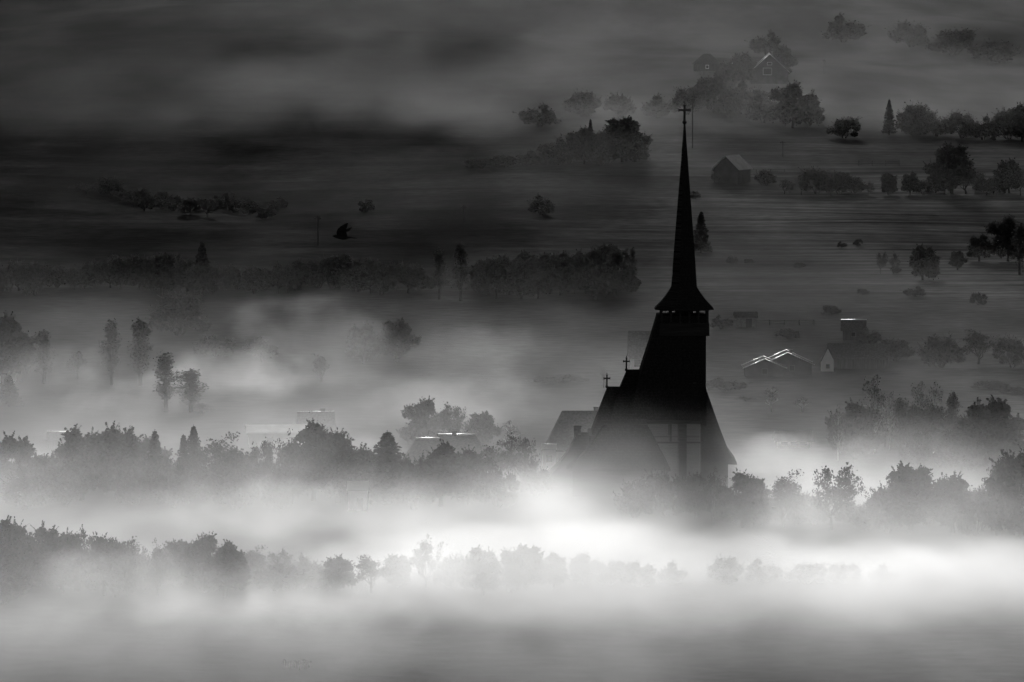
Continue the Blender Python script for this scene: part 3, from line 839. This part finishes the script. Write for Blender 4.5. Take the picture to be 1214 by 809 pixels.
# dark line of trees across the plain
GH = 'dark tree line across the plain'
for k in range(34):
    px = -5 + k * 15.2 + TRNG.uniform(-4, 4)
    ty = 303 + 7 * math.sin(px / 37.0) + 6 * (px / 510) + TRNG.uniform(-2, 4)
    tree(TRNG.choice(['broad', 'broad', 'shrub', 'loose']), px, ty, TRNG.uniform(30, 48), 0, 'low dark tree of the hedge line across the plain', GH, at_d=1262 + TRNG.uniform(-14, 14))
for px, ty, w in [(572,306,34),(588,301,36),(604,300,40),(638,303,38),(652,298,40),(674,296,42),(706,291,44),(664,304,40),(730,294,40),(695,302,44),(618,306,40)]:
    tree('broad', px, ty, w, 0, 'dark tree packed into the dense clump left of the spire', GH, at_d=1248 + TRNG.uniform(-10, 10))
for kind, px, ty, w, d, lab in [
    ('conifer', 240, 285, 26, 1275, 'pointed spruce above the dark hedge line'),
    ('poplar', 521, 293, 24, 1240, 'shorter dark poplar of the pair above the hedge'),
    ('poplar', 546, 286, 26, 1236, 'taller dark poplar of the pair above the hedge'),
    ('broad', 623, 295, 36, 1280, 'domed dark tree at the start of the dense clump'),
    ('broad', 690, 294, 40, 1276, 'dark tree in the middle of the dense clump'),
    ('broad', 722, 287, 50, 1274, 'highest rounded tree of the dense dark clump'),
    ('broad', 656, 299, 34, 1280, 'low tree joining the dense clump and its domed neighbour'),
    ('poplar', 750, 291, 13, 1282, 'thin upright tree at the right end of the dense clump'),
    ('poplar', 740, 300, 30, 1276, 'dark sloping end tree of the dense clump')]:
    tree(kind, px, ty, w, 0, lab, GH, at_d=d)

# hillside
GS = 'scattered trees on the terraced hillside'
for kind, px, ty, w, base, lab in [
    ('loose', 1044, 297, 17, 325, 'left half of the heart shaped pair of little trees'),
    ('loose', 1059, 296, 17, 325, 'right half of the heart shaped pair of little trees'),
    ('broad', 1094, 288, 44, 332, 'dark round tree right of the heart shaped pair'),
    ('broad', 1135, 296, 13, 320, 'tiny oval tree between two dark round trees'),
    ('broad', 1161, 276, 34, 310, 'dark leaning tree right of the tiny oval tree'),
    ('broad', 1195, 253, 40, 310, 'tall dark tree near the frame edge on the slope'),
    ('poplar', 1209, 262, 30, 326, 'dark narrow tree cut by the frame edge on the slope'),
    ('conifer', 831, 250, 24, 300, 'faint pyramid tree close beside the spire'),
    ('broad', 434, 234, 20, 252, 'small dark tree above the flying bird'),
    ('broad', 642, 228, 36, 255, 'pale bush like tree on the slope left of the spire'),
    ('shrub', 1017, 282, 12, 292, 'tiny dark shrub on the terraces'),
    ('shrub', 1160, 345, 22, 362, 'shrub on the terraced field under the dark leaning tree'),
    ('shrub', 1085, 338, 26, 352, 'shrub below the dark round tree on the terraces'),
    ('shrub', 985, 360, 24, 374, 'low bush near the glinting cottage'),
    ('broad', 1062, 398, 44, 428, 'hazy tree behind the long dark barn'),
    ('broad', 1115, 392, 60, 436, 'wide hazy tree right of the long dark barn'),
    ('loose', 1160, 388, 50, 432, 'hazy tree in the fog toward the frame edge'),
    ('broad', 1030, 385, 30, 410, 'dark tree close behind the long barn roof'),
    ('broad', 1200, 395, 46, 436, 'hazy rounded tree at the frame edge in the village'),
    ('shrub', 935, 388, 34, 402, 'bush between the board shed and the farmhouses'),
    ('shrub', 855, 372, 26, 390, 'bush on the field right beside the tower'),
    # upper dark row
    ('broad', 1128, 167, 50, 229, 'biggest black tree of the upper hillside row'),
    ('broad', 1165, 203, 28, 228, 'low tree right of the biggest black tree'),
    ('broad', 1196, 186, 40, 229, 'dark tree at the frame edge of the upper row'),
    ('broad', 1053, 204, 22, 231, 'left one of two small round trees in the upper row'),
    ('broad', 1079, 202, 22, 231, 'right one of two small round trees in the upper row'),
    ('broad', 968, 195, 44, 230, 'wide dark tree left of the two small round trees'),
    ('shrub', 996, 200, 40, 230, 'dark spreading bush beside the wide dark tree'),
    ('broad', 908, 199, 28, 220, 'round tree right of the plank hill barn'),
    ('broad', 855, 192, 26, 216, 'dark tree hiding the wall of the plank hill barn'),
    ('shrub', 824, 225, 14, 236, 'small bush just right of the spire'),
    # up in the haze
    ('broad', 940, 94, 54, 152, 'great round tree below the lit window house'),
    ('broad', 842, 84, 56, 130, 'blurred tree below the pyramid roofed house'),
    ('broad', 886, 92, 44, 132, 'hazy tree between the pyramid roof and the great tree'),
    ('broad', 1001, 136, 40, 164, 'hazy round tree right below the great round tree'),
    ('conifer', 1054, 117, 16, 160, 'pointed spruce in the haze'),
    ('broad', 1082, 118, 50, 160, 'rounded tree beside the hazy spruce'),
    ('broad', 1110, 130, 40, 162, 'lower tree at the end of the hazy clump'),
    ('broad', 1196, 125, 50, 165, 'dark hazy tree at the frame edge, high up'),
    ('broad', 1180, 45, 60, 75, 'dim tree in the top haze at the frame edge'),
    ('broad', 910, 34, 40, 66, 'tall blurred tree behind the lit window house'),
    ('shrub', 1157, 152, 9, 158, 'first of three dark dots in the hill meadow'),
    ('shrub', 1167, 156, 10, 162, 'middle and largest of three dark dots in the hill meadow'),
    ('shrub', 1178, 161, 9, 167, 'last of three dark dots in the hill meadow'),
    ('broad', 692, 148, 30, 195, 'tree tip at the left of the hill wood'),
    ('broad', 738, 136, 56, 192, 'hazy domed tree over the hill wood left of the spire'),
    ('conifer', 758, 167, 22, 190, 'little pointed tree in the hill wood beside the spire'),
    ('broad', 660, 158, 40, 196, 'low tree of the hill wood'),
    ('broad', 715, 160, 40, 196, 'dark tree in the middle of the hill wood'),
    ('conifer', 700, 140, 14, 192, 'thin spruce tip above the hill wood')]:
    tree(kind, px, ty, w, base, lab, GS)
for k in range(16):
    px = 110 + 14 * k + TRNG.uniform(-10, 10)
    b = 236 + 0.10 * (px - 110) + TRNG.uniform(-9, 9)
    tree(TRNG.choice(['broad', 'loose', 'broad']), px, b - TRNG.uniform(14, 30), TRNG.uniform(22, 44), b, 'dim tree of the little wood on the far dark slope', 'wood on the dark slope')
for px, ty, w, b in [(1108,204,30,229),(1145,196,40,230),(1180,206,36,231),(1210,200,36,232),(1095,212,26,231),(950,205,36,231),(1012,206,30,230),(985,204,36,232),(930,212,26,230),(1030,214,20,231),(1170,214,30,232),(1120,190,36,230)]:
    tree(TRNG.choice(['broad', 'shrub', 'loose']), px, ty, w, b, 'dark tree or bush of the belt across the upper hillside', 'belt of trees across the upper hillside')
for px, ty, w, b in [(815,100,40,136),(865,104,44,140),(905,108,44,146),(880,60,40,100),(925,52,36,92),(860,70,36,104),(960,112,36,150),(1140,128,40,164),(1165,134,36,166),(1212,120,44,168),(1090,126,40,160),(780,110,44,140),(735,108,40,140),(690,104,46,138),(640,120,50,150),(1130,30,60,66),(1080,22,50,56),(1000,14,50,50),]:
    tree('broad', px, ty, w, b, 'blurred tree in the haze high on the hillside', 'blurred trees in the hillside haze')
for px, ty, w, b in [(650,166,44,194),(676,158,40,194),(704,154,44,194),(722,150,44,193),(752,160,36,192),(628,176,40,196),(600,182,40,198),(570,186,40,200)]:
    tree('broad', px, ty, w, b, 'dark tree of the wood left of the spire', 'wood left of the spire')
for k in range(6):
    px = TRNG.uniform(845, 1212) if k < 6 else TRNG.uniform(20, 740)
    b = TRNG.uniform(236, 372) if k < 6 else TRNG.uniform(236, 290)
    w = TRNG.uniform(7, 16)
    tree('shrub', px, b - w * TRNG.uniform(0.45, 0.75), w, b, 'small dark bush on the grassy terraces of the hillside', 'small bushes on the hillside terraces')

# ------------------------------------------------------------------ the bird
def build_bird():
    S = 1/12.0                       # the bird is about half a metre long
    m = MB()
    # body and tail: rings along x (flying to -x)
    rings = []
    for x, zc, ry, rz_ in [(-0.275,0.0,0.006,0.006),(-0.25,0.0,0.022,0.02),(-0.215,0.0,0.04,0.038),(-0.17,-0.008,0.042,0.042),(-0.11,-0.018,0.046,0.048),(-0.03,-0.028,0.052,0.054),(0.05,-0.03,0.042,0.042),(0.11,-0.022,0.03,0.026),(0.16,-0.022,0.03,0.018),(0.24,-0.03,0.034,0.012),(0.31,-0.036,0.014,0.006)]:
        rings.append([(x, ry*math.cos(k*math.pi/5), zc + rz_*math.sin(k*math.pi/5)) for k in range(10)])
    m.loft(rings)
    # wings: chord lines from root to tip, closed aerofoil sections
    def wing(secs):
        rr = []
        for (lx, ly, lz), (tx, ty, tz), th in secs:
            a, b = Vector((lx, ly, lz)), Vector((tx, ty, tz)); mid = a.lerp(b, 0.35)
            up = Vector((0, 1, 0)) * th
            rr.append([a, mid - up, b, mid + up])
        m.loft(rr)
    wing([((-0.17,-0.02,0.0), (0.085,-0.02,-0.01), 0.022), ((-0.19,-0.10,0.11), (0.075,-0.09,0.06), 0.016), ((-0.165,-0.17,0.18), (0.065,-0.16,0.12), 0.012),
          ((-0.085,-0.24,0.26), (0.07,-0.23,0.20), 0.010), ((0.02,-0.30,0.325), (0.095,-0.30,0.29), 0.007), ((0.085,-0.32,0.345), (0.105,-0.32,0.335), 0.004)])
    wing([((-0.13,0.02,0.0), (0.08,0.02,-0.01), 0.022), ((-0.10,0.12,0.07), (0.085,0.12,0.02), 0.016), ((0.0,0.25,0.145), (0.10,0.25,0.09), 0.010), ((0.10,0.33,0.19), (0.155,0.33,0.165), 0.006), ((0.165,0.35,0.2), (0.18,0.35,0.195), 0.003)])
    o = m.obj('bird', M_FEATHER, None)
    rm = o.modifiers.new('remesh', 'REMESH'); rm.mode = 'VOXEL'; rm.voxel_size = 0.0055; rm.use_smooth_shade = True
    dg = bpy.context.evaluated_depsgraph_get()
    me = bpy.data.meshes.new_from_object(o.evaluated_get(dg))
    o.modifiers.clear(); o.data = me
    o.location = pix(408, 280.5, 138); o.scale = (1.1, 1.1, 1.1)
    o.rotation_euler = (0, R(2), 0)
    tag(o, 'dark bird flying level with raised wings, high over the valley', 'bird')
build_bird()

# ------------------------------------------------------------------ fog and mist (real volumes lying in the valley)
def ng(m):
    m.use_nodes = True
    n, l = m.node_tree.nodes, m.node_tree.links
    n.clear()
    out = n.new('ShaderNodeOutputMaterial'); pv = n.new('ShaderNodeVolumePrincipled')
    l.new(pv.outputs[0], out.inputs['Volume'])
    pv.inputs['Color'].default_value = (0.97, 0.97, 0.97, 1)
    return n, l, pv

class NB:
    def __init__(s, n, l): s.n, s.l = n, l
    def put(s, sock, v):
        if hasattr(v, 'is_linked') or hasattr(v, 'node'): s.l.new(v, sock)
        else: sock.default_value = v
    def math(s, op, a, b=0.0, c=0.0, clamp=False):
        t = s.n.new('ShaderNodeMath'); t.operation = op; t.use_clamp = clamp
        s.put(t.inputs[0], a); s.put(t.inputs[1], b)
        if op in ('MULTIPLY_ADD',): s.put(t.inputs[2], c)
        return t.outputs[0]
    def maprange(s, v, a, b, c, d, mode='LINEAR'):
        t = s.n.new('ShaderNodeMapRange'); t.interpolation_type = mode
        s.put(t.inputs['Value'], v)
        for k, q in (('From Min', a), ('From Max', b), ('To Min', c), ('To Max', d)): s.put(t.inputs[k], q)
        return t.outputs[0]
    def noise(s, vec, scale, detail=2.0, off=(0, 0, 0)):
        mp = s.n.new('ShaderNodeMapping'); mp.inputs['Scale'].default_value = scale; mp.inputs['Location'].default_value = off
        t = s.n.new('ShaderNodeTexNoise'); t.inputs['Scale'].default_value = 1.0; t.inputs['Detail'].default_value = detail
        s.l.new(vec, mp.inputs[0]); s.l.new(mp.outputs[0], t.inputs['Vector'])
        return t.outputs['Fac']
    def curve(s, v, pts):
        """Piecewise curve through (x, y) points with x in 0..1, y in 0..1."""
        t = s.n.new('ShaderNodeFloatCurve'); s.put(t.inputs['Value'], v)
        c = t.mapping.curves[0]
        while len(c.points) > 2: c.points.remove(c.points[1])
        c.points[0].location = pts[0]; c.points[1].location = pts[-1]
        for p in pts[1:-1]: c.points.new(*p)
        for p in c.points: p.handle_type = 'AUTO_CLAMPED'
        t.mapping.update()
        return t.outputs[0]

Y0, Y1 = 500.0, 1330.0
def build_valley_fog():
    m = bpy.data.materials.new('valley fog')
    n, l, pv = ng(m)
    pv.inputs['Anisotropy'].default_value = 0.75
    b = NB(n, l)
    geo = n.new('ShaderNodeNewGeometry'); pos = geo.outputs['Position']
    sp = n.new('ShaderNodeSeparateXYZ'); l.new(pos, sp.inputs[0])
    x, y, z = sp.outputs
    big = b.noise(pos, (1/150, 1/110, 0.0), 2.0)
    wob = b.noise(pos, (1/30, 1/95, 1/40), 3.0, (5, 2, 0))
    fine = b.noise(pos, (1/16, 1/60, 1/7), 3.0, (1, 8, 3))
    v = b.maprange(y, Y0, Y1, 0.0, 1.0)
    P = lambda d: (d - Y0) / (Y1 - Y0)
    top = b.curve(v, [(0, 0.12), (P(640), TOP[0]), (P(700), TOP[1]), (P(780), TOP[2]), (P(850), TOP[3]), (P(930), TOP[4]), (P(1050), TOP[5]), (P(1200), TOP[6]), (1, TOP[7])])
    rho = b.curve(v, [(0, 0.1), (P(590), RHO[0]), (P(650), RHO[1]), (P(700), RHO[2]), (P(765), RHO[3]), (P(830), RHO[4]), (P(930), RHO[5]), (P(1060), RHO[6]), (P(1220), RHO[7]), (1, 0.0)])
    top = b.math('MULTIPLY', top, 50.0)
    var = b.math('ADD', b.math('MULTIPLY', big, 0.6), b.math('MULTIPLY', wob, 1.0))
    var = b.math('ADD', var, 0.2)
    top = b.math('MULTIPLY', top, var)
    q = b.math('DIVIDE', z, top)
    fall = b.maprange(q, 0.15, 1.0, 1.0, 0.0, 'SMOOTHERSTEP')
    clump = b.maprange(fine, 0.28, 0.72, 0.2, 1.8)
    dens = b.math('MULTIPLY', b.math('MULTIPLY', fall, clump), rho)
    # a shallow dense layer hugging the meadows
    low = b.maprange(z, 1.0, b.math('MULTIPLY', var, 9.0), 1.0, 0.0, 'SMOOTHERSTEP')
    near = b.maprange(y, 680.0, 720.0, 0.0, 1.0, 'SMOOTHSTEP')
    nfar = b.maprange(y, 750.0, 820.0, 1.0, 0.0, 'SMOOTHSTEP')
    dens = b.math('ADD', dens, b.math('MULTIPLY', b.math('MULTIPLY', low, clump), b.math('MULTIPLY', b.math('MULTIPLY', near, nfar), b.maprange(x, -45.0, 8.0, 0.06, 1.9, 'SMOOTHSTEP'))))
    # thicker towards the right-hand side of the near field, thinner in two near hollows
    side = b.maprange(x, -80.0, 30.0, SIDE[0], SIDE[1], 'SMOOTHSTEP')
    nearness = b.maprange(y, 760.0, 900.0, 1.0, 0.0, 'SMOOTHSTEP')
    side = b.math('ADD', b.math('MULTIPLY', b.math('SUBTRACT', side, 1.0), nearness), 1.0)
    dens = b.math('MULTIPLY', dens, side)
    fs = b.maprange(x, -10.0, 40.0, FAR_SIDE[0], FAR_SIDE[1], 'SMOOTHSTEP')
    farness = b.maprange(y, 790.0, 860.0, 0.0, 1.0, 'SMOOTHSTEP')
    dens = b.math('MULTIPLY', dens, b.math('ADD', b.math('MULTIPLY', b.math('SUBTRACT', fs, 1.0), farness), 1.0))
    dens = b.math('MULTIPLY', dens, RHO_MAX)
    l.new(dens, pv.inputs['Density'])
    m.cycles.volume_step_rate = 0.25
    mb = MB()
    mb.box(-330, 330, Y0, Y1, -2.0, 46.0)
    o = mb.obj('valley_fog', m)
    tag(o, 'bright layered ground fog filling the valley floor', kind='stuff')

def bank(loc, size, density, label, g=0.55, wisp=0.5, scale=(1/60, 1/60, 1/14), step=0.8, rz=0.0, off=(0, 0, 0)):
    """A soft edged mist bank: an ellipsoid whose density fades to nothing at its skin."""
    m = bpy.data.materials.new('mist')
    n, l, pv = ng(m)
    pv.inputs['Anisotropy'].default_value = g
    b = NB(n, l)
    tc = n.new('ShaderNodeTexCoord')
    ln = n.new('ShaderNodeVectorMath'); ln.operation = 'LENGTH'; l.new(tc.outputs['Object'], ln.inputs[0])
    geo = n.new('ShaderNodeNewGeometry')
    f = b.noise(geo.outputs['Position'], scale, 5.0, off)
    r = b.math('ADD', ln.outputs['Value'], b.math('MULTIPLY', b.math('SUBTRACT', f, 0.5), wisp * 1.4))
    fall = b.maprange(r, 0.25, 0.97, 1.0, 0.0, 'SMOOTHERSTEP')
    edge = b.maprange(ln.outputs['Value'], 0.8, 0.99, 1.0, 0.0, 'SMOOTHSTEP')
    d = b.math('MULTIPLY', b.math('MULTIPLY', fall, edge), density)
    l.new(d, pv.inputs['Density'])
    m.cycles.volume_step_rate = step
    bm = bmesh.new(); bmesh.ops.create_icosphere(bm, subdivisions=4, radius=1.0)
    me = bpy.data.meshes.new('mist_bank'); bm.to_mesh(me); bm.free(); me.materials.append(m)
    o = bpy.data.objects.new('mist_bank', me); COL.objects.link(o)
    o.location = loc; o.scale = size; o.rotation_euler = (0, 0, rz)
    tag(o, label, kind='stuff')
    return o

# --- tuning
TOP = [0.36, 0.36, 0.36, 0.38, 0.46, 0.50, 0.44, 0.34]      # fog top in units of 50 m along the valley
RHO = [0.66, 1.12, 0.95, 0.45, 0.27, 0.115, 0.010, 0.0008]
RHO_MAX = 0.0065
LOW = 3.0
SIDE = [1.0, 0.60]
FAR_SIDE = [1.12, 0.28]
build_valley_fog()
G = 0.75
V = (1/42, 1/260, 1/20)          # noise drawn out along the drift of the air
N = (1/26, 1/90, 1/10)
T = (1/9, 1/45, 1/6)
bank((14, 666, 0), (64, 46, 10.5), 0.03, 'brightest fog bank below the church', G, 1.2, N)
bank((66, 664, 0), (34, 40, 9), 0.026, 'bright fog bank at the foot of the right tree row', G, 1.2, N)
bank((20, 716, 0), (38, 36, 21), 0.0012, 'fog drifting up in front of the church', G, 1.0, N)
bank((4, 735, 0), (34, 40, 12), 0.003, 'bright fog left of the church foot', G, 1.2, N)
bank((45, 805, 1), (40, 30, 7), 0.003, 'fog behind the right tree row', G, 1.0, N)
bank((-48, 960, 4), (14, 30, 9), 0.0038, 'rising fog plume over the village', G, 1.5, T)
bank((-36, 985, 7), (24, 30, 11), 0.0013, 'thin trailing wisp of the fog plume', G, 1.5, T)
for px, py, d, sx, sz, dn in [(160,470,930,20,6,.0022),(520,490,905,18,6,.002),(440,545,850,16,5,.004),(610,480,965,16,7,.0018),(560,420,1030,26,8,.0008),(90,450,960,18,7,.0016),
                              (300,600,745,16,4,.006),(150,690,655,14,5,.006),(430,700,650,16,5,.006),(960,545,810,16,4,.006),(40,560,790,12,5,.004)]:
    p = pix(px, py, d)
    bank(p, (sx, 34, sz), dn, 'torn wisp of fog drifting over the valley', G, 1.7, T)
bank((80, 1880, 26), (300, 230, 34), 0.00011, 'thin mist veil over the hillside houses', G, 0.75, V, step=1)
bank((-150, 1850, 30), (240, 200, 34), 0.00004, 'thin mist veil over the dark slope', G, 0.75, V, step=1)
bank((-150, 1800, 14), (240, 120, 14), 0.000045, 'low mist streak along the dark slope', G, 0.75, V, step=1)
bank((90, 1800, 15), (240, 130, 17), 0.00019, 'low mist streak over the hill meadows', G, 1.2, V, step=1)
bank((26, 1630, 10), (70, 60, 20), 0.00016, 'mist around the hill wood', G, 0.9, V, step=1)
bank((40, 1500, 8), (300, 200, 22), 0.00004, 'faint mist over the terraces', G, 0.8, V, step=1)
bank((70, 1170, 5), (70, 130, 14), 0.00016, 'mist over the far farm village', G, 1.2, N)
bank((60, 2350, 52), (420, 300, 45), 0.00007, 'thin mist veil over the highest fields', G, 0.75, V, step=1)
